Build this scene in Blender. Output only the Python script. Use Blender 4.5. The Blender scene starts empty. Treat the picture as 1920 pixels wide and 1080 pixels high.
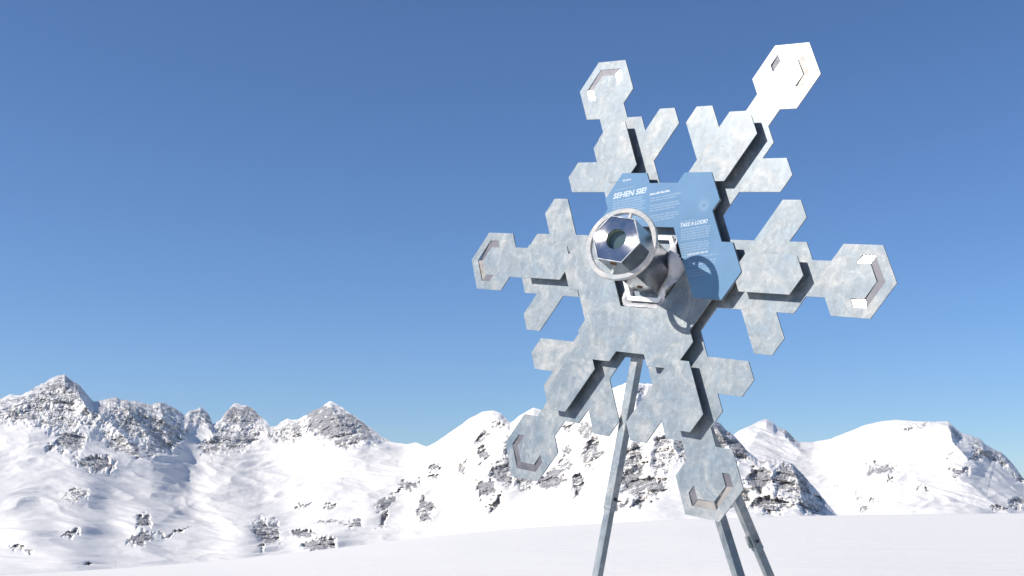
import bpy, bmesh, math, random
import numpy as np
from mathutils import Matrix, Vector
from mathutils.geometry import tessellate_polygon

random.seed(4)
rng = np.random.default_rng(7)
scene = bpy.context.scene
COL = scene.collection
PI = math.pi
S3 = 3 ** .5

# ------------------------------------------------------------------ camera
FPX = 2387.2            # focal length in pixels of a 1920 px wide frame
PITCH = math.radians(8.9)
CAM_H = 1.0
cam_data = bpy.data.cameras.new('camera')
cam = bpy.data.objects.new('camera', cam_data)
COL.objects.link(cam)
cam_data.sensor_width = 36.0
cam_data.lens = FPX / 1920 * 36.0
cam_data.clip_start = 0.05
cam_data.clip_end = 60000
cam.location = (0, 0, CAM_H)
cam.rotation_euler = (PI / 2 + PITCH, 0, 0)
scene.camera = cam
CW = Matrix.Translation((0, 0, CAM_H)) @ Matrix.Rotation(PI / 2 + PITCH, 4, 'X')
CWn = np.array(CW)

# ------------------------------------------------------------------ sky and sun
sun_dir = (CW.to_3x3() @ Vector((-.81, .57, .12))).normalized()
SUN_EL = math.asin(sun_dir.z)
SUN_ROT = math.atan2(sun_dir.x, sun_dir.y)
world = bpy.data.worlds.new('World')
scene.world = world
world.use_nodes = True
wn = world.node_tree
sky = wn.nodes.new('ShaderNodeTexSky')
sky.sky_type = 'NISHITA'
sky.sun_disc = False
sky.sun_elevation = SUN_EL
sky.sun_rotation = SUN_ROT
sky.altitude = 2300
sky.air_density = 1.0
sky.dust_density = 0.15
sky.ozone_density = 8.3
wbg = wn.nodes['Background']
wbg.inputs['Strength'].default_value = 0.121
wn.links.new(sky.outputs[0], wbg.inputs['Color'])
sl = bpy.data.lights.new('sun', 'SUN')
sl.energy = 5.0
sl.angle = math.radians(0.53)
sl.color = (1, .95, .88)
so = bpy.data.objects.new('sun', sl)
COL.objects.link(so)
so.rotation_euler = sun_dir.to_track_quat('Z', 'Y').to_euler()
so.location = (-20, -5, 30)
scene.view_settings.view_transform = 'Standard'
scene.view_settings.look = 'None'
scene.view_settings.gamma = 1
scene.view_settings.use_curve_mapping = False
scene.view_settings.exposure = 0.1
HAZE = 3.8e-5           # density of the alpine haze per metre

# ------------------------------------------------------------------ helpers
WM = {}                                     # world matrices of what was built


def link(name, data, M=None, parent=None):
    o = bpy.data.objects.new(name, data)
    COL.objects.link(o)
    M = M or Matrix.Identity(4)
    if parent is not None:
        o.parent = parent
        o.matrix_basis = WM[parent.name].inverted() @ M
    else:
        o.matrix_basis = M
    WM[o.name] = M.copy()
    return o


def mesh_obj(name, verts, faces, mat, M=None, parent=None, smooth=False):
    me = bpy.data.meshes.new(name)
    me.from_pydata([tuple(v) for v in verts], [], faces)
    bm = bmesh.new(); bm.from_mesh(me)
    bmesh.ops.recalc_face_normals(bm, faces=bm.faces)
    bm.to_mesh(me); bm.free()
    if smooth:
        me.polygons.foreach_set('use_smooth', [True] * len(me.polygons))
    me.materials.append(mat)
    return link(name, me, M, parent)


def bm_obj(name, bm, mat, M=None, parent=None, smooth=False):
    bmesh.ops.recalc_face_normals(bm, faces=bm.faces)
    me = bpy.data.meshes.new(name)
    bm.to_mesh(me); bm.free()
    if smooth:
        me.polygons.foreach_set('use_smooth', [True] * len(me.polygons))
    me.materials.append(mat)
    return link(name, me, M, parent)


def plate_geo(outer, holes, z0, z1):
    """flat sheet with holes: tessellated caps at z0 and z1, walls between"""
    loops = [outer] + holes
    flat = [p for lp in loops for p in lp]
    tris = tessellate_polygon([[Vector((x, y, 0)) for x, y in lp] for lp in loops])
    n = len(flat)
    verts = [(x, y, z1) for x, y in flat] + [(x, y, z0) for x, y in flat]
    faces = []
    for t in tris:
        faces.append(tuple(t)); faces.append(tuple(i + n for i in reversed(t)))
    b = 0
    for lp in loops:
        m = len(lp)
        for i in range(m):
            j = (i + 1) % m
            faces.append((b + i, b + j, b + j + n, b + i + n))
        b += m
    return verts, faces


def bevel_bm(bm, w, seg=2):
    bmesh.ops.bevel(bm, geom=[e for e in bm.edges if len(e.link_faces) == 2 and e.calc_face_angle(0) > .5],
                    offset=w, segments=seg, affect='EDGES', profile=.6)


# numpy gradient noise ------------------------------------------------
_perm = rng.permutation(256)
_perm = np.concatenate([_perm, _perm, _perm])
_grad = rng.normal(size=(256, 3)); _grad /= np.linalg.norm(_grad, axis=1)[:, None]


def perlin(x, y, z):
    xi = np.floor(x).astype(np.int64); yi = np.floor(y).astype(np.int64); zi = np.floor(z).astype(np.int64)
    xf = x - xi; yf = y - yi; zf = z - zi
    u = xf ** 3 * (xf * (xf * 6 - 15) + 10); v = yf ** 3 * (yf * (yf * 6 - 15) + 10); w = zf ** 3 * (zf * (zf * 6 - 15) + 10)
    xi &= 255; yi &= 255; zi &= 255
    def g(a, b, c):
        h = _perm[_perm[_perm[(xi + a) & 255] + ((yi + b) & 255)] + ((zi + c) & 255)] & 255
        gr = _grad[h]
        return gr[..., 0] * (xf - a) + gr[..., 1] * (yf - b) + gr[..., 2] * (zf - c)
    def L(a, b, t): return a + t * (b - a)
    return L(L(L(g(0, 0, 0), g(1, 0, 0), u), L(g(0, 1, 0), g(1, 1, 0), u), v),
             L(L(g(0, 0, 1), g(1, 0, 1), u), L(g(0, 1, 1), g(1, 1, 1), u), v), w) * 1.6


def fbm(x, y, z, octv, gain=.5, lac=2.03, ridged=False):
    s = 0; a = 1; tot = 0
    for i in range(octv):
        nz = perlin(x + i * 17.3, y + i * 9.1, z + i * 4.7)
        if ridged: nz = 1 - 2 * np.abs(nz)
        s = s + a * nz; tot += a
        a *= gain; x = x * lac; y = y * lac; z = z * lac
    return s / tot


def smooth01(x): x = np.clip(x, 0, 1); return x * x * (3 - 2 * x)


# ------------------------------------------------------------------ materials
def new_mat(name):
    m = bpy.data.materials.new(name); m.use_nodes = True
    nt = m.node_tree
    return m, nt, nt.nodes['Principled BSDF']


def node(nt, typ, **kw):
    n = nt.nodes.new(typ)
    for k, v in kw.items(): setattr(n, k, v)
    return n


def setin(n, **kw):
    for k, v in kw.items(): n.inputs[k.replace('_', ' ')].default_value = v
    return n


def ramp(nt, fac, stops):
    r = node(nt, 'ShaderNodeValToRGB')
    el = r.color_ramp.elements
    while len(el) < len(stops): el.new(.5)
    for e, (p, c) in zip(el, stops):
        e.position = p; e.color = c if len(c) == 4 else (*c, 1)
    nt.links.new(fac, r.inputs[0])
    return r.outputs[0]


def mix(nt, fac, a, b, kind='MIX'):
    m = node(nt, 'ShaderNodeMix', data_type='RGBA', blend_type=kind)
    for s, v in ((m.inputs[0], fac), (m.inputs[6], a), (m.inputs[7], b)):
        if hasattr(v, 'is_linked'): nt.links.new(v, s)
        elif isinstance(v, tuple): s.default_value = v if len(v) == 4 else (*v, 1)
        else: s.default_value = v
    return m.outputs[2]


def galvanized(name, tint=(1, 1, 1), metal=.3):
    m, nt, b = new_mat(name)
    L = nt.links
    tc = node(nt, 'ShaderNodeTexCoord')
    mp = node(nt, 'ShaderNodeMapping'); L.new(tc.outputs['Object'], mp.inputs[0])
    v = setin(node(nt, 'ShaderNodeTexVoronoi'), Scale=64.0, Randomness=1.0)
    dn = setin(node(nt, 'ShaderNodeTexNoise'), Scale=45.0, Detail=3.0); L.new(mp.outputs[0], dn.inputs['Vector'])
    dm = mix(nt, .03, mp.outputs[0], dn.outputs['Color'], 'ADD'); L.new(dm, v.inputs['Vector'])
    wob = setin(node(nt, 'ShaderNodeTexNoise'), Scale=9.0, Detail=6.0, Roughness=.65, Distortion=1.2); L.new(mp.outputs[0], wob.inputs['Vector'])
    mp2 = node(nt, 'ShaderNodeMapping'); mp2.inputs['Scale'].default_value = (16, 3.2, 8); mp2.inputs['Rotation'].default_value = (0, 0, .35)
    L.new(tc.outputs['Object'], mp2.inputs[0])
    streak = setin(node(nt, 'ShaderNodeTexNoise'), Scale=2.2, Detail=7.0, Roughness=.7, Distortion=.8); L.new(mp2.outputs[0], streak.inputs['Vector'])
    fine = setin(node(nt, 'ShaderNodeTexNoise'), Scale=160.0, Detail=3.0, Roughness=.6); L.new(mp.outputs[0], fine.inputs['Vector'])
    c0 = tuple(x * y for x, y in zip((.108, .148, .185), tint)); c1 = tuple(x * y for x, y in zip((.17, .20, .222), tint)); c2 = tuple(x * y for x, y in zip((.30, .305, .30), tint))
    base = ramp(nt, wob.outputs['Fac'], [(.3, c0), (.5, c1), (.68, c2)])
    sp = node(nt, 'ShaderNodeRGBToBW'); L.new(v.outputs['Color'], sp.inputs[0])
    spc = ramp(nt, sp.outputs[0], [(.2, (.91, .915, .92)), (.8, (1.1, 1.095, 1.09))])
    base = mix(nt, 1.0, base, spc, 'MULTIPLY')
    stk = ramp(nt, streak.outputs['Fac'], [(.36, (.86, .87, .88)), (.52, (1, 1, 1)), (.66, (1.12, 1.1, 1.07))])
    base = mix(nt, 1.0, base, stk, 'MULTIPLY')
    fg = ramp(nt, fine.outputs['Fac'], [(.3, (.93, .93, .93)), (.7, (1.06, 1.06, 1.06))])
    base = mix(nt, 1.0, base, fg, 'MULTIPLY')
    fl = setin(node(nt, 'ShaderNodeTexNoise'), Scale=24.0, Detail=5.0, Roughness=.72, Distortion=2.6); L.new(mp.outputs[0], fl.inputs['Vector'])
    flk = ramp(nt, fl.outputs['Fac'], [(.38, (.90, .91, .92)), (.46, (1, 1, 1)), (.575, (1, 1, 1)), (.63, (1.24, 1.245, 1.24))])
    base = mix(nt, 1.0, base, flk, 'MULTIPLY')
    L.new(base, b.inputs['Base Color'])
    mr = setin(node(nt, 'ShaderNodeMapRange'), From_Min=.3, From_Max=.7, To_Min=.50, To_Max=.62); L.new(wob.outputs['Fac'], mr.inputs[0])
    L.new(mr.outputs[0], b.inputs['Roughness'])
    b.inputs['Metallic'].default_value = metal
    b.inputs['Coat Weight'].default_value = .18
    b.inputs['Coat Roughness'].default_value = .245
    bp = setin(node(nt, 'ShaderNodeBump'), Strength=.12, Distance=.004); L.new(streak.outputs['Fac'], bp.inputs['Height'])
    bp2 = setin(node(nt, 'ShaderNodeBump'), Strength=.08, Distance=.001); L.new(fine.outputs['Fac'], bp2.inputs['Height']); L.new(bp.outputs[0], bp2.inputs['Normal'])
    L.new(bp2.outputs[0], b.inputs['Normal'])
    return m


M_ZINC = galvanized('galvanized_steel')
M_ZINC2 = galvanized('galvanized_front_steel', (1.0, 1.0, 1.0))
M_LEG = galvanized('galvanized_leg_steel', (1.25, 1.2, 1.15))


def polished(name, col, rough, aniso=0.0, radial=False):
    m, nt, b = new_mat(name)
    tc = node(nt, 'ShaderNodeTexCoord')
    nz = setin(node(nt, 'ShaderNodeTexNoise'), Scale=30.0, Detail=5.0, Roughness=.6); nt.links.new(tc.outputs['Object'], nz.inputs['Vector'])
    c = ramp(nt, nz.outputs['Fac'], [(.3, tuple(x * .85 for x in col)), (.7, tuple(min(1, x * 1.12) for x in col))])
    nt.links.new(c, b.inputs['Base Color'])
    mr = setin(node(nt, 'ShaderNodeMapRange'), From_Min=.3, From_Max=.7, To_Min=rough * .8, To_Max=rough * 1.2)
    nt.links.new(nz.outputs['Fac'], mr.inputs[0]); nt.links.new(mr.outputs[0], b.inputs['Roughness'])
    b.inputs['Metallic'].default_value = 1.0
    if aniso:
        b.inputs['Anisotropic'].default_value = aniso
        if radial:
            tg = node(nt, 'ShaderNodeTangent', direction_type='RADIAL', axis='Z')
            nt.links.new(tg.outputs[0], b.inputs['Tangent']); b.inputs['Anisotropic Rotation'].default_value = .25
    return m


M_STEEL = polished('brushed_stainless_steel', (.47, .445, .44), .22, .92, True)
M_TUBE = polished('dull_tube_steel', (.42, .435, .445), .24)
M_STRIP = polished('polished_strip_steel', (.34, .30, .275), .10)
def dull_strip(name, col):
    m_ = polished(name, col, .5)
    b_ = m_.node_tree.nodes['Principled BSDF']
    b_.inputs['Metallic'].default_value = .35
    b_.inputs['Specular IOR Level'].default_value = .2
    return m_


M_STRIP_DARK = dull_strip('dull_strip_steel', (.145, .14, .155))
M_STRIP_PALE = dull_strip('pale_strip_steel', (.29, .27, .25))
M_WHEEL = galvanized('handwheel_cast_steel', (2.7, 2.25, 1.95), .0)


def plain(name, col, rough=.5, metal=0.0, coat=0.0):
    m, nt, b = new_mat(name)
    tc = node(nt, 'ShaderNodeTexCoord')
    nz = setin(node(nt, 'ShaderNodeTexNoise'), Scale=14.0, Detail=4.0); nt.links.new(tc.outputs['Object'], nz.inputs['Vector'])
    c = ramp(nt, nz.outputs['Fac'], [(.3, tuple(x * .94 for x in col)), (.7, tuple(min(1, x * 1.05) for x in col))])
    nt.links.new(c, b.inputs['Base Color'])
    b.inputs['Roughness'].default_value = rough
    b.inputs['Metallic'].default_value = metal
    b.inputs['Coat Weight'].default_value = coat
    b.inputs['Coat Roughness'].default_value = .3
    return m


M_SIGN = plain('blue_sign_print', (.108, .218, .35), .6)
M_SIGN.node_tree.nodes['Principled BSDF'].inputs['Specular IOR Level'].default_value = .22
M_TEXT = plain('pale_sign_print', (.40, .46, .52), .5)
M_TEXT_FAINT = plain('faint_sign_print', (.175, .285, .41), .55)
M_DARK = plain('dark_rubber_gap', (.02, .02, .022), .7)
M_COLLAR = plain('white_coated_collar', (.8, .8, .78), .45)
M_RUST = plain('rust_streak_steel', (.16, .08, .04), .8)
m, nt, b = new_mat('lens_glass')
b.inputs['Base Color'].default_value = (.075, .115, .12, 1)
b.inputs['Roughness'].default_value = .08
b.inputs['Coat Weight'].default_value = .6
M_LENS = m
M_SLEEVE = plain('tube_inner_paint', (.20, .27, .22), .6)


def snow_mat(name, near):
    m, nt, b = new_mat(name)
    L = nt.links
    geo = node(nt, 'ShaderNodeNewGeometry')
    if near:
        b.inputs['Base Color'].default_value = (.96, .91, .825, 1)
        b.inputs['Roughness'].default_value = .62
        mpn = node(nt, 'ShaderNodeMapping'); mpn.inputs['Scale'].default_value = (.35, 1.6, 1); mpn.inputs['Rotation'].default_value = (0, 0, .25); L.new(geo.outputs['Position'], mpn.inputs[0])
        n1 = setin(node(nt, 'ShaderNodeTexNoise'), Scale=1.1, Detail=9.0, Roughness=.62); L.new(mpn.outputs[0], n1.inputs['Vector'])
        n2 = setin(node(nt, 'ShaderNodeTexNoise'), Scale=60.0, Detail=3.0); L.new(geo.outputs['Position'], n2.inputs['Vector'])
        b1 = setin(node(nt, 'ShaderNodeBump'), Strength=.55, Distance=.12); L.new(n1.outputs['Fac'], b1.inputs['Height'])
        b2 = setin(node(nt, 'ShaderNodeBump'), Strength=.25, Distance=.01); L.new(n2.outputs['Fac'], b2.inputs['Height']); L.new(b1.outputs[0], b2.inputs['Normal'])
        L.new(b2.outputs[0], b.inputs['Normal'])
    return m


M_SNOW = snow_mat('near_snow', True)
M_SHADED_SNOW = plain('shade_grey_icy_snow', (.52, .51, .52), .55)  # icy grey, with the shade of the opening put into the colour

# mountain: snow over rock
m, nt, b = new_mat('snowy_rock')
L = nt.links
geo = node(nt, 'ShaderNodeNewGeometry')
att = node(nt, 'ShaderNodeAttribute', attribute_name='rock')
mp = node(nt, 'ShaderNodeMapping'); mp.inputs['Scale'].default_value = (.02, .02, .035); mp.inputs['Rotation'].default_value = (.25, .35, 0)
L.new(geo.outputs['Position'], mp.inputs[0])
n1 = setin(node(nt, 'ShaderNodeTexNoise'), Scale=1.0, Detail=9.0, Roughness=.68); L.new(mp.outputs[0], n1.inputs['Vector'])
mp2 = node(nt, 'ShaderNodeMapping'); mp2.inputs['Scale'].default_value = (.05, .05, .11); mp2.inputs['Rotation'].default_value = (.3, -.4, 0)
L.new(geo.outputs['Position'], mp2.inputs[0])
n2 = setin(node(nt, 'ShaderNodeTexNoise'), Scale=1.0, Detail=6.0, Roughness=.7); L.new(mp2.outputs[0], n2.inputs['Vector'])
# rock amount = attribute + noise
a1 = node(nt, 'ShaderNodeMath', operation='MULTIPLY_ADD'); L.new(n1.outputs['Fac'], a1.inputs[0]); a1.inputs[1].default_value = 1.1; L.new(att.outputs['Fac'], a1.inputs[2])
a2 = node(nt, 'ShaderNodeMath', operation='MULTIPLY_ADD'); L.new(n2.outputs['Fac'], a2.inputs[0]); a2.inputs[1].default_value = 1.3; L.new(a1.outputs[0], a2.inputs[2])
n3 = setin(node(nt, 'ShaderNodeTexNoise'), Scale=.13, Detail=6.0, Roughness=.75); L.new(geo.outputs['Position'], n3.inputs['Vector'])
a3 = node(nt, 'ShaderNodeMath', operation='MULTIPLY_ADD'); L.new(n3.outputs['Fac'], a3.inputs[0]); a3.inputs[1].default_value = 2.0; L.new(a2.outputs[0], a3.inputs[2])
mr = setin(node(nt, 'ShaderNodeMapRange', interpolation_type='SMOOTHSTEP'), From_Min=2.68, From_Max=2.86, To_Min=0.0, To_Max=1.0); L.new(a3.outputs[0], mr.inputs[0])
rockc = ramp(nt, n2.outputs['Fac'], [(.3, (.35, .34, .35)), (.5, (.42, .405, .405)), (.7, (.54, .515, .50))])
snowc = (.90, .86, .80, 1)
L.new(mix(nt, mr.outputs[0], snowc, rockc), b.inputs['Base Color'])
b.inputs['Roughness'].default_value = .75
b.inputs['Specular IOR Level'].default_value = .2
hs = node(nt, 'ShaderNodeMath', operation='MULTIPLY'); L.new(mr.outputs[0], hs.inputs[0]); L.new(n2.outputs['Fac'], hs.inputs[1])
bp = setin(node(nt, 'ShaderNodeBump'), Strength=.8, Distance=14.0); L.new(hs.outputs[0], bp.inputs['Height'])
L.new(bp.outputs[0], b.inputs['Normal'])
M_MOUNT = m
M_VALLEY = plain('valley_snow', (.84, .83, .83), .8)


# ------------------------------------------------------------------ terrain
def pix_dir(c, r):
    """horizontal-unit world direction through a photo direction (c, r)"""
    x = (c - 960) / FPX; y = (540 - r) / FPX; z = -np.ones_like(x)
    X = CWn[0, 0] * x + CWn[0, 1] * y + CWn[0, 2] * z
    Y = CWn[1, 0] * x + CWn[1, 1] * y + CWn[1, 2] * z
    Z = CWn[2, 0] * x + CWn[2, 1] * y + CWn[2, 2] * z
    h = np.sqrt(X * X + Y * Y)
    return X / h, Y / h, Z / h


def interp(tab, x):
    t = np.array(tab, float)
    return np.interp(x, t[:, 0], t[:, 1])


def seg_dist(C, Rr, p, q):
    px, py = p; qx, qy = q
    dx, dy = qx - px, qy - py
    t = np.clip(((C - px) * dx + (Rr - py) * dy) / (dx * dx + dy * dy), 0, 1)
    return np.hypot(C - px - t * dx, Rr - py - t * dy), np.sign((C - px) * dy - (Rr - py) * dx)


def build_range(name, sky_tab, r1_tab, r0_tab, base_tab, ridges, lumps, rocks, cols, nt_, sharp, noise_amp, seed, belt=None):
    c = np.asarray(cols, float)
    t = np.concatenate([np.linspace(-.6, 0, 14)[:-1], np.linspace(0, 1, nt_)])
    Cc, T = np.meshgrid(c, t, indexing='ij')
    sk = interp(sky_tab, c)
    # small natural raggedness of the skyline
    rag = fbm(c / 22.0 + seed, c * 0 + .5, c * 0 + .3, 4) * interp(sharp, c)
    sk = sk + rag
    base = interp(base_tab, c); r0 = interp(r0_tab, c); r1 = interp(r1_tab, c)
    Tp = np.clip(T, 0, 1)
    row = base[:, None] + (sk - base)[:, None] * Tp
    # depth follows the height on the slope, not the skyline's every notch
    cu = np.linspace(c[0], c[-1], 3000); ku = interp(sky_tab, cu); dc = cu[1] - cu[0]
    hw = int(130 / dc); kern = np.hanning(2 * hw + 1); kern /= kern.sum()
    ks = np.convolve(np.pad(ku, hw, mode='edge'), kern, mode='valid')
    kb = np.convolve(np.pad(interp(r1_tab, cu), hw, mode='edge'), kern, mode='valid')
    sks = np.interp(c, cu, ks) - 12; r1 = np.interp(c, cu, kb)
    tt = np.clip((base[:, None] - row) / (base - sks)[:, None], 0, 1.3)
    g = np.where(tt < 1, tt ** .9, 1 + .9 * (tt - 1))
    rad = r0[:, None] + (r1 - r0)[:, None] * g
    neg = T < 0
    row = np.where(neg, base[:, None] - T * 700, row)
    rad = np.where(neg, r0[:, None] * (1 + T * .55), rad)
    scale = rad / FPX                        # metres per photo pixel there
    W = smooth01((1 - Tp) * 14) * smooth01((T + .3) / .3)
    off = np.zeros_like(rad)
    for pts, amp, width in ridges:
        best = np.full_like(rad, 1e9); prog = np.zeros_like(rad)
        lens = [math.hypot(q[0] - p[0], q[1] - p[1]) for p, q in zip(pts[:-1], pts[1:])]; tot = sum(lens); acc = 0
        for (p, q), ln in zip(zip(pts[:-1], pts[1:]), lens):
            tt_ = np.clip(((Cc - p[0]) * (q[0] - p[0]) + (row - p[1]) * (q[1] - p[1])) / ln ** 2, 0, 1)
            d = np.hypot(Cc - p[0] - tt_ * (q[0] - p[0]), row - p[1] - tt_ * (q[1] - p[1]))
            prog = np.where(d < best, (acc + tt_ * ln) / tot, prog); best = np.minimum(best, d); acc += ln
        off -= amp * (1 - .92 * prog ** 1.6) * np.exp(-np.abs(best / width) ** 1.02)
    for cx, cy, rx, ry, amp in lumps:
        off -= amp * np.exp(-((Cc - cx) / rx) ** 2 - ((row - cy) / ry) ** 2)
    # rock mask
    rock = np.full_like(rad, -.35)
    wx = Cc + 9 * perlin(Cc / 17 + 3, row / 17, T * 0) + 5 * perlin(Cc / 6 + 3, row / 6, T * 0 + 2)
    wy = row + 9 * perlin(Cc / 17 + 31, row / 17, T * 0 + 5) + 5 * perlin(Cc / 6 + 9, row / 6, T * 0 + 7)
    for rk in rocks:
        cx, cy, rx, ry = rk[:4]; ang = math.radians(rk[4] if len(rk) > 4 else 0); st = rk[5] if len(rk) > 5 else .75
        dx = wx - cx; dy = wy - cy
        a = (dx * math.cos(ang) + dy * math.sin(ang)) / rx; bb = (-dx * math.sin(ang) + dy * math.cos(ang)) / ry
        e = a * a + bb * bb
        rock = np.maximum(rock, -.35 + (st + .35) * (1 - smooth01((np.sqrt(e) - .55) / .75)))
    skw = 14 * perlin(Cc / 55 + 2, row / 55, T * 0 + 4.4)
    ribs = .6 * fbm((Cc + skw) / 19 + seed + .55 * row / 19, row / 44, T * 0 + 8.2, 5, gain=.66, ridged=True) + .4 * fbm((Cc + skw) / 15 - .8 * row / 15, row / 34, T * 0 + 3.1, 4, gain=.62, ridged=True)
    if belt is not None:
        bd = interp(belt, c)[:, None] * (1 + .35 * perlin(Cc / 30, row / 60, T * 0 + 2.2))
        bl = np.clip(1.15 - (row - sk[:, None]) / np.maximum(bd, 1), 0, 1) * (bd > 3)
        rock = np.maximum(rock, -.35 + .80 * smooth01(bl * 1.6) - .30 * np.clip(ribs, 0, 1) * (bl > 0))
        belt01 = smooth01(bl * 1.5)
    else:
        belt01 = np.zeros_like(rock)
    brk = fbm(Cc / 9 + seed, row / 6, T * 0 + 1.5, 4, gain=.65)
    rock = np.where(rock > -.34, rock + .42 * brk, rock + .15 * brk)
    rk01 = np.clip((rock + .1) / .7, 0, 1)
    X, Y, Z = pix_dir(Cc, row)
    Px, Py, Pz = X * rad, Y * rad, Z * rad
    big = fbm(Px / 420 + seed, Py / 420, Pz / 300, 3)
    mid = fbm(Px / 120 + seed, Py / 120, Pz / 120, 4, ridged=True)
    fin = fbm(Px / 46 + seed, Py / 46, Pz / 60 + 3, 5, gain=.66, ridged=True)
    rib = fbm(Px / 16 + seed, Py / 16, Pz / 30 + 3, 3, gain=.6, ridged=True)
    sm = fbm(Px / 130 + 9, Py / 260, Pz / 130, 4)
    rad = rad + off * W + W * noise_amp * (big * 42 + mid * (12 + 36 * rk01) + fin * (2 + 15 * rk01) + rib * (.4 + 7 * rk01) + sm * 10 - (30 * belt01 + 13 * rk01 * (1 - belt01)) * ribs)
    z = Z * rad + CAM_H
    x = X * rad; y = Y * rad
    # crag roughness in height as well
    wz = smooth01((1 - Tp) * 30 + .15)
    z = z + wz * rk01 * fin * 4.5 * noise_amp
    # wind-packed hummocks on the snowfields
    wrp = 60 * perlin(Px / 300 + 7, Py / 300, Pz / 300)
    hum = fbm((Px + wrp) / 150 + seed, Py / 190, Pz * 0 + 2.1, 5, gain=.55)
    hum2 = 1 - np.abs(perlin((Px + wrp) / 70 + 4, (Py - wrp) / 95, Pz * 0 + 6.3)) * 2
    z = z + wz * smooth01((Tp - .02) * 8) * (1 - .7 * rk01) * (hum * 8 + hum2 * 3) * np.clip(rad / 2600, .35, 1.3)
    # back side of the ridge
    nc, ntt = x.shape
    bx, by, bz = [], [], []
    for k, (dr, dz) in enumerate(((90, -45), (300, -170), (900, -520))):
        f = (rad[:, -1] + dr) / rad[:, -1]
        bx.append(x[:, -1] * f); by.append(y[:, -1] * f); bz.append(z[:, -1] + dz)
    x = np.concatenate([x, np.array(bx).T], 1); y = np.concatenate([y, np.array(by).T], 1); z = np.concatenate([z, np.array(bz).T], 1)
    rock = np.concatenate([rock, np.repeat(rock[:, -1:], 3, 1)], 1)
    ntt = x.shape[1]
    co = np.stack([x, y, z], -1).reshape(-1, 3).astype(np.float32)
    i, j = np.meshgrid(np.arange(nc - 1), np.arange(ntt - 1), indexing='ij')
    a = (i * ntt + j).ravel()
    quads = np.stack([a, a + ntt, a + ntt + 1, a + 1], 1).astype(np.int32)
    me = bpy.data.meshes.new(name)
    me.vertices.add(len(co)); me.vertices.foreach_set('co', co.ravel())
    me.loops.add(quads.size); me.loops.foreach_set('vertex_index', quads.ravel())
    me.polygons.add(len(quads))
    me.polygons.foreach_set('loop_start', np.arange(0, quads.size, 4, dtype=np.int32))
    me.polygons.foreach_set('use_smooth', rock.ravel()[quads[:, 0]] < .12)
    me.update(calc_edges=True)
    at = me.attributes.new('rock', 'FLOAT', 'POINT')
    at.data.foreach_set('value', rock.ravel().astype(np.float32))
    me.materials.append(M_MOUNT)
    o = link(name, me)
    o['kind'] = 'structure'
    return o, (co.reshape(nc, ntt, 3), c)


def cols_grid(a, b, n, lo, hi, nside):
    return np.unique(np.concatenate([np.linspace(lo, a, nside), np.linspace(a, b, n), np.linspace(b, hi, nside)]))


SKY_A = [(-1500, 760), (-900, 700), (-400, 770), (-150, 720), (-60, 752), (0, 747), (20, 741), (45, 736), (75, 722), (100, 709), (122, 701), (135, 711), (150, 724), (165, 742), (176, 756),
         (185, 752), (200, 746), (215, 745), (235, 747), (262, 753), (290, 757), (310, 757), (325, 761), (345, 780), (356, 771), (375, 766), (390, 775), (399, 792), (412, 785), (425, 770),
         (440, 760), (455, 757), (470, 765), (490, 780), (506, 800), (520, 795), (535, 788), (550, 786), (560, 789), (585, 774), (602, 763), (618, 754), (635, 761), (660, 777), (690, 798),
         (712, 816), (735, 828), (765, 833), (780, 829), (800, 838), (820, 828), (850, 806), (880, 785), (905, 772), (925, 769), (940, 776), (957, 794), (975, 780), (1000, 764), (1015, 769),
         (1060, 768), (1110, 750), (1150, 727), (1172, 718), (1195, 716), (1222, 720), (1260, 742), (1300, 768), (1335, 787), (1350, 797), (1380, 824), (1400, 842), (1418, 858), (1428, 863),
         (1440, 860), (1460, 862), (1482, 866), (1495, 878), (1510, 893), (1530, 915), (1550, 942), (1570, 967), (1600, 1000), (1700, 1110), (2000, 1300), (3400, 1500)]
R1_A = [(-1500, 3600), (0, 3200), (300, 3450), (460, 3800), (620, 3400), (800, 3000), (925, 2650), (1190, 2250), (1420, 1900), (1570, 1700), (2000, 1600), (3400, 1600)]
R0_A = [(-1500, 900), (0, 1000), (600, 1050), (1000, 1050), (1400, 1000), (1600, 1000), (3400, 1000)]
BASE_A = [(-1500, 1150), (200, 1140), (600, 1130), (1000, 1120), (1500, 1110), (1700, 1160), (2000, 1330), (3400, 1560)]
SHARP_A = [(-1500, 14), (0, 9), (160, 9), (330, 12), (420, 9), (640, 8), (700, 3), (800, 3), (960, 2), (1050, 4), (1190, 5), (1330, 9), (1420, 6), (1480, 8), (1600, 8), (3400, 8)]
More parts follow.
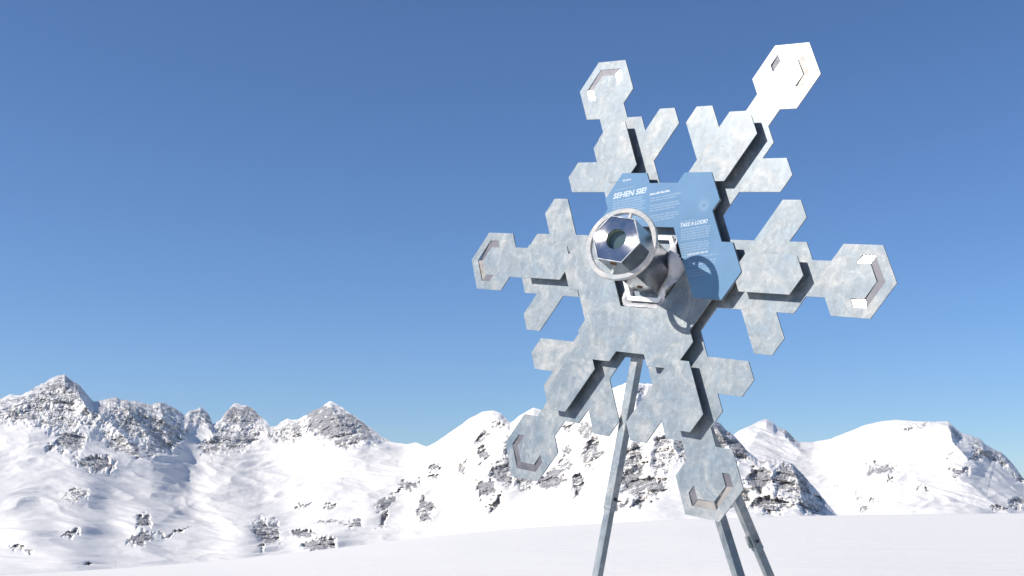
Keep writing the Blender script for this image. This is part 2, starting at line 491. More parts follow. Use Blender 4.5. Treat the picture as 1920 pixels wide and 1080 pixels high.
RIDGES_A = [
    ([(122, 701), (160, 760), (215, 800), (258, 850), (335, 905)], 135, 26),
    ([(215, 745), (262, 800), (300, 840), (330, 865)], 110, 24),
    ([(300, 757), (310, 810), (330, 850)], 70, 20),
    ([(375, 766), (392, 810), (400, 850)], 50, 22),
    ([(455, 757), (450, 800), (420, 860)], 80, 30),
    ([(550, 787), (548, 830)], 60, 22),
    ([(618, 754), (640, 800), (700, 830)], 120, 40),
    ([(735, 829), (680, 860), (560, 900)], 40, 40),
    ([(925, 769), (860, 830), (800, 880), (730, 930), (640, 975)], 90, 42),
    ([(1000, 764), (950, 840), (905, 905), (850, 975)], 80, 30),
    ([(925, 769), (912, 790)], 40, 22),
    ([(1195, 716), (1130, 790), (1080, 860), (1010, 950)], 110, 40),
    ([(1195, 716), (1190, 800), (1170, 900)], 90, 34),
    ([(1260, 742), (1260, 840), (1230, 930)], 70, 30),
    ([(1335, 787), (1370, 850), (1400, 930)], 60, 26),
    ([(1300, 768), (1310, 850), (1290, 930)], 50, 22),
    ([(1440, 860), (1450, 920), (1440, 965)], 60, 40),
    ([(1482, 866), (1500, 920), (1510, 965)], 70, 30),
    ([(740, 905), (640, 950), (560, 985)], 60, 26),
    ([(430, 905), (330, 960), (240, 1010)], 60, 40),
]
LUMPS_A = [(455, 1000, 60, 60, 130), (50, 1000, 60, 30, 90), (150, 990, 40, 25, 60), (180, 875, 60, 26, 60), (265, 985, 40, 35, 50), (150, 930, 40, 22, 45), (135, 1045, 60, 22, 60),
           (390, 940, 40, 20, 30), (560, 915, 50, 20, 25), (610, 1015, 45, 25, 70), (560, 880, 90, 30, -60), (360, 900, 40, 60, -80), (700, 900, 80, 20, -30), (700, 955, 30, 18, 40),
           (775, 915, 24, 16, 40), (790, 960, 24, 30, 40), (930, 915, 40, 40, 60), (350, 1010, 50, 25, 40), (1, 930, 70, 30, 40), (1150, 960, 120, 30, 30)]
ROCKS_A = [(100, 738, 80, 36, -20, .46), (125, 735, 40, 34, 40, .52), (60, 770, 66, 30, -10, .44), (110, 785, 46, 30, 0, .45), (20, 770, 46, 26, 0, .34), (132, 830, 30, 24, 0, .62), (178, 872, 44, 14, 8, .6), (95, 840, 10, 8, 0, .6),
           (265, 790, 62, 42, 20, .5), (225, 775, 44, 36, 40, .46), (312, 820, 32, 34, 10, .55), (235, 838, 50, 18, 25, .5), (330, 772, 22, 14, 0, .5), (375, 785, 28, 20, 0, .45), (290, 845, 28, 14, 0, .4),
           (456, 780, 48, 22, 0, .62), (440, 828, 60, 26, -15, .45), (395, 840, 24, 20, 0, .5), (545, 812, 32, 24, 0, .5), (615, 795, 55, 36, 35, .72), (665, 800, 52, 20, 35, .62), (650, 825, 34, 16, 0, .65),
           (140, 930, 32, 14, -10, .42), (268, 980, 16, 12, 0, .75), (262, 1012, 28, 11, -20, .72), (332, 1000, 34, 4, -15, .7), (130, 1003, 18, 6, 0, .6), (165, 1062, 12, 4, 0, .65), (40, 1030, 25, 6, 10, .5),
           (500, 1000, 36, 22, 30, .6), (490, 1030, 12, 10, 0, .6), (565, 1003, 26, 8, 0, .72), (600, 1022, 36, 15, -15, .66), (620, 980, 34, 5, -10, .6), (665, 985, 20, 9, -10, .66), (622, 952, 18, 6, -25, .6), (570, 950, 20, 4, -20, .5),
           (722, 945, 22, 8, -22, .75), (770, 912, 24, 9, -12, .68), (745, 925, 14, 4, -20, .5), (718, 978, 5, 18, 15, .7), (800, 950, 18, 14, 25, .62), (795, 970, 14, 14, -20, .72), (815, 878, 16, 8, 0, .62), (815, 895, 11, 6, 0, .7),
           (868, 880, 9, 18, 20, .6), (905, 852, 10, 20, 0, .62), (905, 822, 22, 8, -35, .55), (935, 800, 14, 6, 0, .5), (955, 850, 16, 40, 10, .62), (942, 890, 24, 26, 30, .7), (910, 918, 18, 20, 20, .78), (930, 945, 8, 28, 30, .66),
           (985, 905, 22, 16, 0, .6), (1032, 900, 30, 22, -30, .68), (1060, 865, 14, 36, 10, .55), (1085, 912, 12, 26, 15, .6), (1110, 850, 20, 36, 20, .55), (1100, 810, 18, 18, 0, .5), (1068, 802, 16, 8, 0, .55), (1130, 780, 14, 24, 10, .5),
           (1185, 880, 26, 50, 15, .62), (1215, 915, 44, 22, -5, .7), (1245, 850, 24, 50, 10, .45), (1172, 800, 14, 24, 0, .4), (1190, 735, 24, 14, 0, .45), (1160, 950, 20, 6, -20, .5), (1200, 945, 22, 8, -20, .55), (1290, 840, 22, 36, 0, .45),
           (1350, 820, 30, 26, 45, .66), (1385, 845, 30, 18, 45, .66), (1360, 860, 28, 24, 30, .55), (1425, 905, 26, 26, 0, .82), (1420, 868, 44, 7, 5, .45), (1485, 905, 44, 36, 30, .56), (1440, 950, 50, 16, 0, .56), (1520, 945, 34, 22, 40, .5), (1390, 935, 20, 24, 0, .5), (1465, 900, 8, 34, 10, .7)]
BELT_A = [(-1500, 90), (-300, 80), (0, 62), (50, 82), (110, 112), (150, 118), (175, 70), (200, 70), (240, 105), (300, 96), (335, 78), (355, 34), (395, 26), (420, 66), (455, 88), (490, 62), (505, 34), (530, 50), (570, 50), (600, 70), (650, 76), (690, 40), (715, 12), (735, 0), (3400, 0)]
cA = cols_grid(-60, 1640, 1050, -1500, 3400, 60)
mA, (coA, ccA) = build_range('mountain', SKY_A, R1_A, R0_A, BASE_A, RIDGES_A, LUMPS_A, ROCKS_A, cA, 330, SHARP_A, 1.0, 3.3, BELT_A)

SKY_D = [(900, 930), (1000, 900), (1250, 880), (1330, 850), (1360, 826), (1385, 808), (1410, 797), (1425, 789), (1437, 786), (1450, 793), (1455, 800), (1470, 805), (1478, 810), (1490, 822), (1500, 829), (1525, 829), (1530, 827),
         (1560, 822), (1595, 808), (1620, 797), (1650, 790), (1680, 787), (1720, 790), (1755, 791), (1778, 789), (1790, 800), (1805, 812), (1830, 822), (1850, 833), (1880, 850), (1900, 871), (1918, 897), (1950, 918), (2100, 870),
         (2500, 800), (2900, 850), (3400, 820)]
R1_D = [(900, 5200), (1400, 5200), (1500, 5600), (1680, 4600), (1790, 4300), (1920, 4200), (2500, 4200), (3400, 4200)]
R0_D = [(900, 2300), (3400, 2300)]
BASE_D = [(900, 1060), (3400, 1060)]
SHARP_D = [(900, 3), (1400, 2), (1450, 5), (1490, 3), (1560, 1.5), (1770, 1.5), (1800, 5), (1920, 6), (2100, 6), (3400, 12)]
RIDGES_D = [([(1778, 789), (1786, 830), (1815, 862), (1850, 885)], 230, 26), ([(1437, 786), (1452, 800), (1478, 822), (1500, 850), (1520, 862)], 150, 22), ([(1850, 833), (1830, 860)], 120, 18), ([(1890, 862), (1915, 900)], 120, 20),
            ([(1680, 787), (1640, 870), (1600, 950)], 110, 60), ([(1590, 808), (1530, 860), (1480, 900)], 70, 40), ([(1437, 786), (1410, 830), (1380, 870)], 60, 30), ([(1800, 900), (1850, 930), (1920, 925)], 90, 30)]
LUMPS_D = [(1645, 890, 40, 14, 60), (1800, 885, 30, 14, 50), (1560, 880, 50, 30, -120), (1730, 830, 50, 30, -60), (1720, 950, 60, 20, 40), (1900, 945, 40, 14, 50)]
ROCKS_D = [(1482, 820, 18, 9, 40, .62), (1462, 802, 12, 5, 20, .6), (1448, 792, 8, 4, 30, .5), (1650, 882, 34, 8, -5, .62), (1628, 892, 10, 10, 0, .62), (1650, 872, 28, 3, -4, .6), (1668, 900, 12, 3, 20, .5), (1796, 888, 24, 10, -12, .62), (1732, 797, 18, 4, -10, .55), (1710, 806, 12, 4, -20, .35),
           (1792, 815, 10, 22, -20, .5), (1845, 848, 34, 12, 35, .55), (1830, 860, 14, 10, 0, .5), (1880, 862, 26, 9, 40, .5), (1912, 898, 12, 9, 45, .62), (1905, 945, 18, 9, -10, .55), (1880, 955, 20, 4, 0, .45), (1610, 935, 12, 7, -30, .4), (1620, 955, 16, 5, 0, .5), (1640, 940, 16, 3, 0, .4), (1728, 918, 10, 2.5, -15, .55), (1780, 855, 12, 4, -20, .35), (1575, 910, 10, 2, -10, .4)]
cD = cols_grid(1300, 2000, 560, 900, 3400, 40)
mD, _ = build_range('mountain', SKY_D, R1_D, R0_D, BASE_D, RIDGES_D, LUMPS_D, ROCKS_D, cD, 260, SHARP_D, 1.2, 11.7)

# valley floor: one sheet out to the horizon, far below the plateau
bm = bmesh.new()
rings = (0, 400, 1500, 3000, 4500, 6300)
prev = None
for r in rings:
    if r == 0:
        cur = [bm.verts.new((0, 0, -420))]
    else:
        cur = [bm.verts.new((r * math.cos(k * PI / 32), r * math.sin(k * PI / 32), -420 - r * .004)) for k in range(64)]
    if prev is not None:
        for k in range(64):
            if len(prev) == 1: bm.faces.new((prev[0], cur[k], cur[(k + 1) % 64]))
            else: bm.faces.new((prev[k], cur[k], cur[(k + 1) % 64], prev[(k + 1) % 64]))
    prev = cur
o = bm_obj('valley_ground', bm, M_VALLEY); o['kind'] = 'structure'

# near snow plateau: gently domed towards an edge that drops into the valley
EDGE = [(-3000, 1160), (-800, 1130), (-100, 1100), (150, 1082), (250, 1073), (400, 1058), (560, 1037), (700, 1019), (850, 1001), (1000, 989), (1140, 981), (1300, 973), (1500, 967), (1700, 964), (1920, 962), (2600, 962), (5000, 990)]
na, nr = 361, 150
azs = np.linspace(-PI, PI, na)
rr = np.concatenate([[.0], np.geomspace(.35, 46, nr - 14), np.linspace(49, 160, 13)])
A, RR = np.meshgrid(azs, rr, indexing='ij')
colz = 960 + FPX * np.tan(np.clip(azs, -1.2, 1.2)) / math.cos(PITCH)
erow = interp(EDGE, colz)
_, _, ez = pix_dir(960 + 0 * erow, erow)                       # elevation tangent in the middle column is close enough
xe, ye, ze = pix_dir(colz, erow)
back = smooth01((np.abs(azs) - 1.1) / .5)
tan_e = ze * (1 - back) + (-.05) * back
zed = CAM_H + 46 * tan_e                                       # height of the edge
q = np.clip(RR / 46, 0, 1)
zz = (zed[:, None]) * q ** 2
zz += (.10 * perlin(np.cos(A) * RR / 9, np.sin(A) * RR / 9, A * 0) + .03 * perlin(np.cos(A) * RR / 2.4, np.sin(A) * RR / 2.4, A * 0 + 4)) * (1 - .85 * q) * smooth01(RR / 4)
over = np.clip(RR - 46, 0, None)
zz -= over * .15 + over ** 2 * .004
ntt = len(rr)
co = np.stack([np.sin(A) * RR, np.cos(A) * RR, zz], -1).reshape(-1, 3)
i, j = np.meshgrid(np.arange(na - 1), np.arange(ntt - 1), indexing='ij')
a = (i * ntt + j).ravel()
fq = np.stack([a, a + 1, a + ntt + 1, a + ntt], 1)
me = bpy.data.meshes.new('snow_field')
me.from_pydata(co.tolist(), [], fq.tolist())
me.polygons.foreach_set('use_smooth', np.ones(len(fq), bool))
bmx = bmesh.new(); bmx.from_mesh(me); bmesh.ops.remove_doubles(bmx, verts=bmx.verts, dist=1e-4); bmesh.ops.recalc_face_normals(bmx, faces=bmx.faces); bmx.to_mesh(me); bmx.free()
me.materials.append(M_SNOW)
o = link('snow_field', me); o['kind'] = 'structure'

# thin alpine haze
m = bpy.data.materials.new('alpine_haze'); m.use_nodes = True
nt = m.node_tree
for n_ in list(nt.nodes):
    if n_.type == 'BSDF_PRINCIPLED': nt.nodes.remove(n_)
vol = nt.nodes.new('ShaderNodeVolumePrincipled')
vol.inputs['Color'].default_value = (.85, .92, 1, 1)
vol.inputs['Density'].default_value = HAZE
vol.inputs['Anisotropy'].default_value = .3
nt.links.new(vol.outputs[0], [n_ for n_ in nt.nodes if n_.type == 'OUTPUT_MATERIAL'][0].inputs['Volume'])
bm = bmesh.new()
bmesh.ops.create_cube(bm, size=1, matrix=Matrix.Translation((0, 0, 10)) @ Matrix.Diagonal((13000, 13000, 920, 1)))
o = bm_obj('haze', bm, m); o['kind'] = 'stuff'

# ------------------------------------------------------------------ the snowflake sculpture
SC = .6                                     # metres per design unit
P = dict(a=1.3, w=.1612, L=.1882, nn=.0827, c=.8794, m=.1640, e=.5538, q=.0816, l=.4159, g=.4448, u=.1381, v=.5565, gf=.4283, p=.0906, x=.8772, y=.5565, ho=.2345, d=.0487)
rv = np.array([-0.213845, -0.774081, -0.146541]); th = np.linalg.norm(rv)
R3 = Matrix.Rotation(th, 3, Vector(rv / th))
TC = Vector((0.691411, 0.090048, -6.243262)) * SC
MP = CW @ (Matrix.Translation(TC) @ R3.to_4x4())             # plate frame: x right, y up, z out of the plate (metres)
cen = MP.translation
root = bpy.data.objects.new('snowflake_sculpture', None); COL.objects.link(root)
root.empty_display_size = .3
root.location = (cen.x, cen.y, 0.0)
WM[root.name] = Matrix.Translation(root.location)
root['label'] = 'large galvanized steel snowflake on tripod legs with a blue sign and viewing tube'
root['category'] = 'sculpture'


def rot(k, p):
    A_ = k * PI / 3
    return (math.cos(A_) * p[0] - math.sin(A_) * p[1], math.sin(A_) * p[0] + math.cos(A_) * p[1])


D_, N_ = (.5, S3 / 2), (S3 / 2, -.5)


def br(u, vv): return (P['e'] + D_[0] * u + N_[0] * vv, D_[1] * u + N_[1] * vv)


def arm_back():
    p = P; t = lambda vv: (p['m'] - N_[1] * vv) / D_[1]
    pts = dict(T0=(p['a'], 0), T1=(p['a'] - p['w'] / S3, p['w']), T2=(p['a'] - p['w'] / S3 - p['L'], p['w']),
               N1=(p['a'] - p['w'] / S3 - p['L'] - (p['w'] - p['nn']) / S3, p['nn']), N2=(p['c'], p['nn']),
               M1=(p['c'] - (p['m'] - p['nn']) / S3, p['m']), BO=br(t(p['q']), p['q']), B1=br(p['l'] - p['q'] / S3, p['q']), B0=br(p['l'], 0),
               B2=br(p['l'] - p['q'] / S3, -p['q']), BI=br(t(-p['q']), -p['q']), R1=((p['g'] - p['m'] / 2) / (S3 / 2), p['m']))
    return pts


ab = arm_back()
seq = ['R1', 'BI', 'B2', 'B0', 'B1', 'BO', 'M1', 'N2', 'N1', 'T2', 'T1']
outer = []
for k in range(6):
    for n in seq: outer.append(rot(k, (ab[n][0], -ab[n][1])))
    outer.append(rot(k, ab['T0']))
    for n in reversed(seq): outer.append(rot(k, ab[n]))
C_OUT = [(1.119, -.116), (1.181, -.116), (1.248, 0), (1.181, .116), (1.119, .116)]
C_IN = [(1.098, -.079), (1.163, -.079), (1.207, 0), (1.163, .079), (1.098, .079)]
cut = [C_OUT[i] for i in range(5)] + [C_IN[i] for i in reversed(range(5))]
holes = [[rot(k, p) for p in cut] for k in range(6)]
sc2 = lambda lp: [(x * SC, y * SC) for x, y in lp]
THK = .004
vv, ff = plate_geo(sc2(outer), [sc2(h) for h in holes], -THK, 0)
back_plate = mesh_obj('back_plate', vv, ff, M_ZINC, MP, root)

# bent steel tabs in the C-shaped cut-outs, shine put into tilt and colour
cam_p = MP.inverted() @ Vector((0, 0, CAM_H))
sun_p = (MP.to_3x3().inverted() @ sun_dir).normalized()
GLINT = {(0, 0), (0, 3), (2, 0), (2, 3), (1, 2)}  # tilted on purpose to mirror the sun at the camera
PALE = {(5, 1), (3, 2), (1, 0), (1, 1), (5, 2)}  # soft sheen of these put into a paler base colour
for k in range(6):
    for s in range(4):
        quad = [C_OUT[s], C_OUT[s + 1], C_IN[s + 1], C_IN[s]]
        q3 = [Vector((*(c_ * SC for c_ in rot(k, p)), 0)) for p in quad]
        ctr = sum(q3, Vector()) / 4
        view = (cam_p - ctr).normalized()
        half = (view + sun_p).normalized()
        if (k, s) in GLINT:
            nrm = (half + Vector((rng.normal(0, .01), rng.normal(0, .01), 0))).normalized()
        else:
            nrm = Vector((-.03 + rng.normal(0, .03), -.06 + rng.normal(0, .02), 1)).normalized()
        ztop = -.0012
        vs = []
        for qv in q3:
            h_ = -((qv - ctr).x * nrm.x + (qv - ctr).y * nrm.y) / nrm.z
            vs.append(h_)
        mx = max(vs)
        top = [(qv.x, qv.y, ztop - mx + h_) for qv, h_ in zip(q3, vs)]
        bot = [(x_, y_, z_ - .002) for x_, y_, z_ in top]
        mesh_obj('bent_tab', top + bot, [(0, 1, 2, 3), (7, 6, 5, 4), (0, 4, 5, 1), (1, 5, 6, 2), (2, 6, 7, 3), (3, 7, 4, 0)],
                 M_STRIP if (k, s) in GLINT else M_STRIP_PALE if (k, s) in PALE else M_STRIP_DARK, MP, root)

# front plate
fo = []
vv_, u_, p_, y_, x_ = P['v'], P['u'], P['p'], P['y'], P['x']
tX = (vv_ - y_ + p_ / S3) * S3 / 2
XP = (vv_ - tX / S3, tX)
FR = [((P['gf'] - u_ / 2) / (S3 / 2), u_), (vv_ - u_ / S3, u_), XP, (y_, p_), (x_ - p_ / S3, p_)]
for k in range(6):
    for a_ in FR: fo.append(rot(k, (a_[0], -a_[1])))
    fo.append(rot(k, (x_, 0)))
    for a_ in reversed(FR): fo.append(rot(k, a_))
hole = [rot(k, (P['ho'], 0)) for k in range(6)]
zf = P['d'] * SC
vv, ff = plate_geo(sc2(fo), [sc2(hole)], zf - THK, zf)
front_plate = mesh_obj('front_plate', vv, ff, M_ZINC2, MP, root)
# short spacers between the two plates
for k in range(6):
    bm = bmesh.new()
    c_ = rot(k, (.66 * SC, 0))
    bmesh.ops.create_cone(bm, cap_ends=True, segments=16, radius1=.011, radius2=.011, depth=zf - THK - .0004, matrix=Matrix.Translation((c_[0], c_[1], (zf - THK) / 2)))
    bm_obj('spacer', bm, M_LEG, MP, root)
# sign
RC = (FR[0][0], u_); LC = FR[1]
f = lambda k, p, s: rot(k, (p[0], s * p[1]))
hy = P['ho'] * S3 / 2
sx = (P['gf'] - .5 * hy) / (-S3 / 2)
tau = u_ / (S3 / 2)
sg = [(sx, hy), f(2, RC, 1), f(2, LC, 1), f(2, (vv_, 0), 1), f(2, LC, -1), f(2, RC, -1), f(1, RC, 1), f(1, LC, 1), f(1, (vv_, 0), 1), f(1, LC, -1), f(1, RC, -1), f(0, RC, 1), f(0, LC, 1), (vv_, 0), f(0, LC, -1),
      (P['ho'] + .5 * tau, -u_), rot(1, (P['ho'], 0))]
# pull the outline in a hair so that the steel edge shows
cx_ = sum(p[0] for p in sg) / len(sg); cy_ = sum(p[1] for p in sg) / len(sg)
sg = [((p[0] - cx_) * .994 + cx_, (p[1] - cy_) * .994 + cy_) for p in sg]
vv, ff = plate_geo(sc2(sg), [], zf + .0006, zf + .0026)
sign = mesh_obj('sign_panel', vv, ff, M_SIGN, MP, root)
ZT = zf + .00275


def text_mesh(name, body, pos, size, width, ang, shear, mat):
    cu = bpy.data.curves.new(name, 'FONT')
    cu.body = body; cu.size = 1; cu.shear = shear; cu.offset = .032
    tmp = bpy.data.objects.new('tmp', cu); COL.objects.link(tmp)
    dg = bpy.context.evaluated_depsgraph_get()
    me_ = bpy.data.meshes.new_from_object(tmp.evaluated_get(dg))
    bpy.data.objects.remove(tmp)
    n_ = len(me_.vertices)
    a_ = np.zeros(n_ * 3, np.float32); me_.vertices.foreach_get('co', a_); a_ = a_.reshape(-1, 3)
    a_[:, 0] -= a_[:, 0].min(); a_[:, 1] -= a_[:, 1].min()
    a_[:, 0] *= width * SC / a_[:, 0].max(); a_[:, 1] *= size * SC / a_[:, 1].max(); a_[:, 2] = 0
    me_.vertices.foreach_set('co', a_.ravel()); me_.update()
    me_.materials.clear(); me_.materials.append(mat)
    return link(name, me_, MP @ Matrix.Translation((pos[0] * SC, pos[1] * SC, ZT)) @ Matrix.Rotation(ang, 4, 'Z'), sign)


TA = math.radians(9.4)
text_mesh('heading', 'SEHEN SIE!', (-.303, .343), .030, .212, TA, .2, M_TEXT)
text_mesh('heading', 'TAKE A LOOK!', (.157, .2025), .0205, .158, TA, .2, M_TEXT)


def dash_line(x, y, length, h, mat=M_TEXT_FAINT, name='text_line'):
    """a printed line too small to read: word-long dashes of letter-high strokes"""
    bm = bmesh.new(); pos = 0
    while pos < length - .004:
        wl = min(random.uniform(.010, .036), length - pos)
        pp = pos
        while pp < pos + wl:
            lw = random.uniform(.0030, .0048)
            hh = h * random.choice((.8, .8, .8, 1.15))
            vs = [bm.verts.new((vx * SC, vy * SC, 0)) for vx, vy in ((pp, 0), (pp + lw, 0), (pp + lw, hh), (pp, hh))]
            bm.faces.new(vs)
            pp += lw + .0009
        pos += wl + .0055
    return bm_obj(name, bm, mat, MP @ Matrix.Translation((x * SC, y * SC, ZT)) @ Matrix.Rotation(TA, 4, 'Z'), sign)


dash_line(-.262, .4365, .047, .0085, M_TEXT, 'logo')
dash_line(-.255, .429, .030, .003, M_TEXT_FAINT, 'logo')
dash_line(-.300, .388, .120, .0045)
dx_, dy_ = -math.sin(TA) * -1, -math.cos(TA)
def para(x, y, lens, step, h):
    for i_, ln_ in enumerate(lens):
        if ln_: dash_line(x + i_ * step * math.sin(TA), y - i_ * step * math.cos(TA), ln_, h)
para(-.297, .326, [.19, .185, .20, .20, .18, .20, 0, .2, .2, .2], .0128, .0068)
dash_line(-.070, .363, .122, .010, M_TEXT)
para(-.061, .3435, [.185, .165, 0, .17, .185, .15, 0, .17, .175, .16], .0132, .0068)
dash_line(.153, .228, .09, .004)
para(.167, .186, [.165, .165, .162, .16, .165, 0, .16, .165, .16, .165, .16, .092], .0123, .0066)
dash_line(.233, .066, .115, .008, M_TEXT)
para(.236, .050, [.172, .11, .165, .16, 0, .15, .165, .12], .0130, .0066)
# faint starburst emblem
bm = bmesh.new()
for i_ in range(24):
    an = i_ * 2 * PI / 24; r_in, r_out = .012, (.042 if i_ % 2 else .032)
    w_ = .0017
    ca, sa = math.cos(an), math.sin(an)
    vs = [bm.verts.new((SC * (ca * r_ - sa * w__), SC * (sa * r_ + ca * w__), 0)) for r_, w__ in ((r_in, -w_), (r_out, -w_ * .6), (r_out, w_ * .6), (r_in, w_))]
    bm.faces.new(vs)
bm_obj('emblem', bm, plain('emblem_print', (.128, .24, .375), .55), MP @ Matrix.Translation((.272 * SC, .314 * SC, ZT)), sign)

# ------------------------------------------------------------------ viewing tube
ang = math.radians(32)
def cray(px, py): return Vector(((px - 960) / FPX, (540 - py) / FPX, -1.0))
l_ = cray(1154.8, 447.7).normalized(); w_v = -l_
e_v = Vector((-.733, .68, 0)); e_v -= e_v.dot(w_v) * w_v; e_v.normalize()
u_c = (math.cos(ang) * w_v + math.sin(ang) * e_v).normalized()
s_face = 5.893 * SC
face_c = l_ * s_face
# first hexagon corner direction, on the face plane
rr_ = cray(1095 + 120 * .1343, 385 + 415 * .1343)
corner = rr_ * (face_c.dot(u_c) / rr_.dot(u_c)) - face_c
xa = corner - corner.dot(u_c) * u_c; xa.normalize()
ya = u_c.cross(xa)
MT = CW @ Matrix.Translation(face_c) @ Matrix((xa, ya, u_c)).transposed().to_4x4()
HR = 50.9 * s_face / FPX
TL = .435 * SC + .012
def hexpts(r): return [(r * math.cos(k * PI / 3), r * math.sin(k * PI / 3)) for k in range(6)]
def circ(r, n=64): return [(r * math.cos(k * 2 * PI / n), r * math.sin(k * 2 * PI / n)) for k in range(n)]
vv, ff = plate_geo(hexpts(HR), [hexpts(HR * .955)], -TL, 0)
bm = bmesh.new()
vs = [bm.verts.new(v) for v in vv]
for f_ in ff: bm.faces.new([vs[i_] for i_ in f_])
tube = bm_obj('viewing_tube', bm, M_TUBE, MT, root)
LR = HR * .395
vv, ff = plate_geo(hexpts(HR * .935), [circ(LR)], -.006, -.0012)
mesh_obj('end_cap', vv, ff, M_STEEL, MT, tube)
vv, ff = plate_geo(hexpts(HR * .953), [hexpts(HR * .80)], -.010, -.0075)
mesh_obj('gasket', vv, ff, M_DARK, MT, tube)
vv, ff = plate_geo(circ(LR * 1.03), [circ(LR * 1.0)], -.05, -.0062)
mesh_obj('eyepiece_sleeve', vv, ff, M_SLEEVE, MT, tube)
bm = bmesh.new()
bmesh.ops.create_cone(bm, cap_ends=True, segments=48, radius1=LR * .995, radius2=LR * .995, depth=.003, matrix=Matrix.Translation((0, 0, -.020)))
bm_obj('lens', bm, M_LENS, MT, tube)
# handwheel: flat ring with a rounded rim and two spokes
RO, RI, ZW = HR * 1.42, HR * 1.21, -.040
bm = bmesh.new()
prof = [(RI, -.006), (RI, .002), (RI + .0022, .0045), (RO - .0022, .0045), (RO, .002), (RO, -.006), (RO - .002, -.0075), (RI + .002, -.0075)]
n_ = 96; grid = []
for k in range(n_):
    an = 2 * PI * k / n_
    grid.append([bm.verts.new((r_ * math.cos(an), r_ * math.sin(an), ZW + z_)) for r_, z_ in prof])
for k in range(n_):
    for j_ in range(len(prof)):
        j2 = (j_ + 1) % len(prof); k2 = (k + 1) % n_
        bm.faces.new((grid[k][j_], grid[k2][j_], grid[k2][j2], grid[k][j2]))
wheel = bm_obj('handwheel', bm, M_WHEEL, MT, root)
for an in (-PI / 2 - 0, PI / 2):
    # the two spokes stand on opposite flats of the hexagon
    bm = bmesh.new()
    bmesh.ops.create_cube(bm, size=1, matrix=Matrix.Rotation(an, 4, 'Z') @ Matrix.Translation(((HR * .862 + RI) / 2 + .001, 0, ZW - .001)) @ Matrix.Diagonal((RI - HR * .862 + .002, .0088, .0075, 1)))
    bevel_bm(bm, .0012)
    bm_obj('spoke', bm, M_WHEEL, MT, wheel)
# rusty hose-clamp bracket beneath the tube and one near its foot
for zc in (-.020, -TL * .80):
    bm = bmesh.new()
    an = math.radians(90)
    bmesh.ops.create_cube(bm, size=1, matrix=Matrix.Rotation(an, 4, 'Z') @ Matrix.Translation((HR * .866 + .002, .004, zc)) @ Matrix.Diagonal((.004, .016, .003, 1)))
    bm_obj('clamp_bracket', bm, M_RUST, MT, tube)
# square collar that carries the tube inside the opening
vv, ff = plate_geo([rot(k, (.192 * SC, 0)) for k in range(6)], [[rot(k, (.168 * SC, 0)) for k in range(6)]], zf - .022, zf - .012)
mesh_obj('tube_collar', vv, ff, M_COLLAR, MP, root)

# snow packed into the opening round the tube
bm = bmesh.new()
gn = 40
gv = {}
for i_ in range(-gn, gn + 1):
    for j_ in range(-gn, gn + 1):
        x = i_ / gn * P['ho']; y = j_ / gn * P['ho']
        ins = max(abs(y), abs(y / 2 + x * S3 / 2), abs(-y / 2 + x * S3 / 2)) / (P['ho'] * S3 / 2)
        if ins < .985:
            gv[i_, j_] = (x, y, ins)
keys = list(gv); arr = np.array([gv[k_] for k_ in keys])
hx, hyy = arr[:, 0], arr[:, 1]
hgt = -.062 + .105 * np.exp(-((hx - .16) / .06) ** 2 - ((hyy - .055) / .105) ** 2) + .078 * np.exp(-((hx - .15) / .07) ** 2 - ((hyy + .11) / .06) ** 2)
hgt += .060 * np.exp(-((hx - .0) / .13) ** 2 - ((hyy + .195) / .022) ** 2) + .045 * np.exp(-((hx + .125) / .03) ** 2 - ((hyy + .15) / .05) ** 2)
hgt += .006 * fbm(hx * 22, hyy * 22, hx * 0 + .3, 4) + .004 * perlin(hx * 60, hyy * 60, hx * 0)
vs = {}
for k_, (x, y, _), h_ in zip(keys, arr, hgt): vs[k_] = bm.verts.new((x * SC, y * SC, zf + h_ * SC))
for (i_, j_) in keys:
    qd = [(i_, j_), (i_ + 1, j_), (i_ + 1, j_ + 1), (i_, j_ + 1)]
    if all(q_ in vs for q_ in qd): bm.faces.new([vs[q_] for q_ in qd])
snow_in = bm_obj('packed_snow', bm, M_SHADED_SNOW, MP, None, True)
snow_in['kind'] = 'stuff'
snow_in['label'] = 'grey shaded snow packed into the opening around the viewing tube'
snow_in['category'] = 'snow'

# ------------------------------------------------------------------ tripod legs
def w_at(px, py, Y):
    d = CW.to_3x3() @ cray(px, py)
    return Vector((0, 0, CAM_H)) + d * (Y / d.y)


def on_plate(px, py, h):
    """point at distance h from the back plate's face"""
    d = CW.to_3x3() @ cray(px, py); nw = MP.to_3x3() @ Vector((0, 0, 1)); o0 = Vector((0, 0, CAM_H))
    return o0 + d * (((MP.translation - o0).dot(nw) + h) / d.dot(nw))


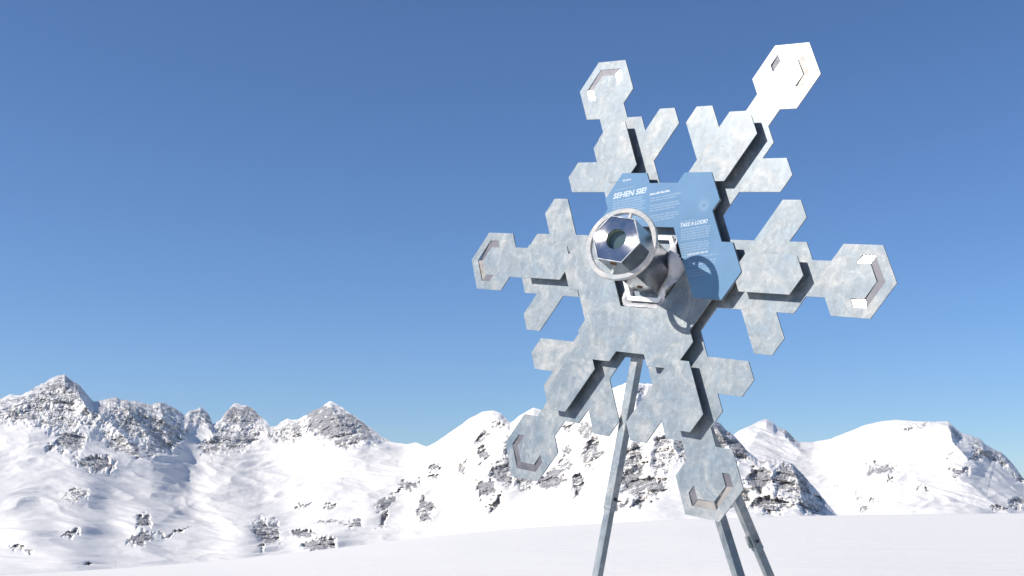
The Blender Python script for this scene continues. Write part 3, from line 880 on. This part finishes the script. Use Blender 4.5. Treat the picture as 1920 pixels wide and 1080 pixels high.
def leg(top, pt, split_z, s_out, s_in, roll, flip):
    """square telescopic leg from top through pt down to the snow"""
    ax = (top - pt).normalized()
    foot = pt - ax * ((pt.z - .0) / ax.z)
    ctr = (top + foot) / 2
    view = (Vector((0, 0, CAM_H)) - ctr)
    side = (view - view.dot(ax) * ax).normalized()
    xx = (Matrix.Rotation(roll, 3, ax) @ side).normalized(); yy = ax.cross(xx)
    M = Matrix((xx, yy, ax)).transposed().to_4x4(); M.translation = foot
    Ln = (top - foot).length; sp = (split_z - foot.z) / ax.z
    def bar(s_, z0, z1):
        bm = bmesh.new()
        bmesh.ops.create_cube(bm, size=1, matrix=Matrix.Translation((0, 0, (z0 + z1) / 2)) @ Matrix.Diagonal((s_, s_, z1 - z0, 1)))
        bevel_bm(bm, .0022)
        return bm
    o_ = bm_obj('leg', bar(s_out, sp, Ln), M_LEG, M, root)
    bm_obj('inner_leg', bar(s_in, -.25, sp + .05), M_LEG, M, o_)
    bm_obj('sleeve_lip', bar(s_out + .0009, sp - .001, sp + .010), M_LEG, M, o_)
    bm = bmesh.new()
    bmesh.ops.create_cone(bm, cap_ends=True, segments=6, radius1=.0055, radius2=.0055, depth=.007,
                          matrix=Matrix.Translation((s_out / 2 * flip[0] + .002 * flip[0], s_out / 2 * flip[1] + .002 * flip[1], sp + .03)) @ Matrix.Rotation(PI / 2, 4, 'Y' if flip[0] else 'X'))
    bm_obj('bolt', bm, M_DARK, M, o_)
    return o_, M, Ln, sp


leg1, M1_, L1_, sp1 = leg(on_plate(1206, 610, -.025), on_plate(1124, 1060, -.025), on_plate(1140, 955, -.026).z, .0268, .0226, math.radians(50), (1, 0))
leg2, M2_, L2_, sp2 = leg(w_at(1222, 560, 3.97), w_at(1384, 1078, 3.69), w_at(1400, 1140, 3.66).z, .0270, .0235, math.radians(36), (0, 1))
leg3, M3_, L3_, sp3 = leg(w_at(1224, 560, 4.02), w_at(1440, 1075, 4.20), w_at(1420, 1030, 4.19).z, .0290, .0255, math.radians(28), (1, 0))
# quick-release lever on the far leg
bm = bmesh.new()
for dx0, dz0, sx0, sz0 in ((-.006, .0, .012, .040), (-.009, -.012, .010, .018)):
    bmesh.ops.create_cube(bm, size=1, matrix=Matrix.Translation((dx0 * .3, -.0145 - .004, sp3 + .035 + dz0)) @ Matrix.Diagonal((.016, .009, sz0, 1)))
bevel_bm(bm, .0015)
bm_obj('clamp_lever', bm, M_LEG, M3_, leg3)
# head that joins the legs to the plates
bm = bmesh.new()
bmesh.ops.create_cube(bm, size=1, matrix=Matrix.Translation((0, -.02, -.075)) @ Matrix.Diagonal((.11, .16, .14, 1)))
bevel_bm(bm, .006)
bm_obj('tripod_head', bm, M_LEG, MP, root)

# ------------------------------------------------------------------ far ski-lift pylons
M_PYL = plain('grey_pylon_steel', (.42, .42, .44), .6)
def ground_at(px, py):
    """first point of the mountain mesh seen along that direction"""
    d = (CW.to_3x3() @ cray(px, py)).normalized()
    hit, loc, nrm, idx = mA.ray_cast(Vector((0, 0, CAM_H)), d)
    return loc if hit else None
bpy.context.view_layer.update()
PYL = [(458, 939, 'lift pylon on the white knoll right of the shadowed bowl, left one of a pair'), (485, 930, 'lift pylon on the white knoll right of the shadowed bowl, right one of a pair'),
       (744, 877, 'lone lift pylon on the smooth snow slope below the saddle'), (642, 906, 'short lift pylon in the middle of the wide snow bowl'), (216, 1062, 'low lift pylon on the snow at the valley foot')]
proto = None
for i_, (px, py, lab) in enumerate(PYL):
    loc = ground_at(px, py)
    if loc is None: continue
    h_ = 13 * loc.length / FPX if i_ < 3 else 9 * loc.length / FPX
    if proto is None:
        e_ = bpy.data.objects.new('lift_pylon', None); COL.objects.link(e_)
        WM[e_.name] = Matrix.Identity(4)
        bm = bmesh.new(); bmesh.ops.create_cone(bm, cap_ends=True, segments=8, radius1=.03, radius2=.022, depth=1.1, matrix=Matrix.Translation((0, 0, .45)))
        a_ = bm_obj('mast', bm, M_PYL, None, e_)
        bm = bmesh.new(); bmesh.ops.create_cube(bm, size=1, matrix=Matrix.Translation((0, 0, .97)) @ Matrix.Diagonal((.62, .05, .05, 1)))
        b_ = bm_obj('cross_arm', bm, M_PYL, None, e_)
        proto = (e_, a_, b_)
    else:
        e_ = proto[0].copy(); COL.objects.link(e_)
        for ch in proto[1:]:
            c_ = ch.copy(); COL.objects.link(c_); c_.parent = e_
    e_.location = loc; e_.scale = (h_,) * 3
    e_['label'] = lab; e_['category'] = 'pylon'; e_['group'] = 'ski lift pylons on the mountain'
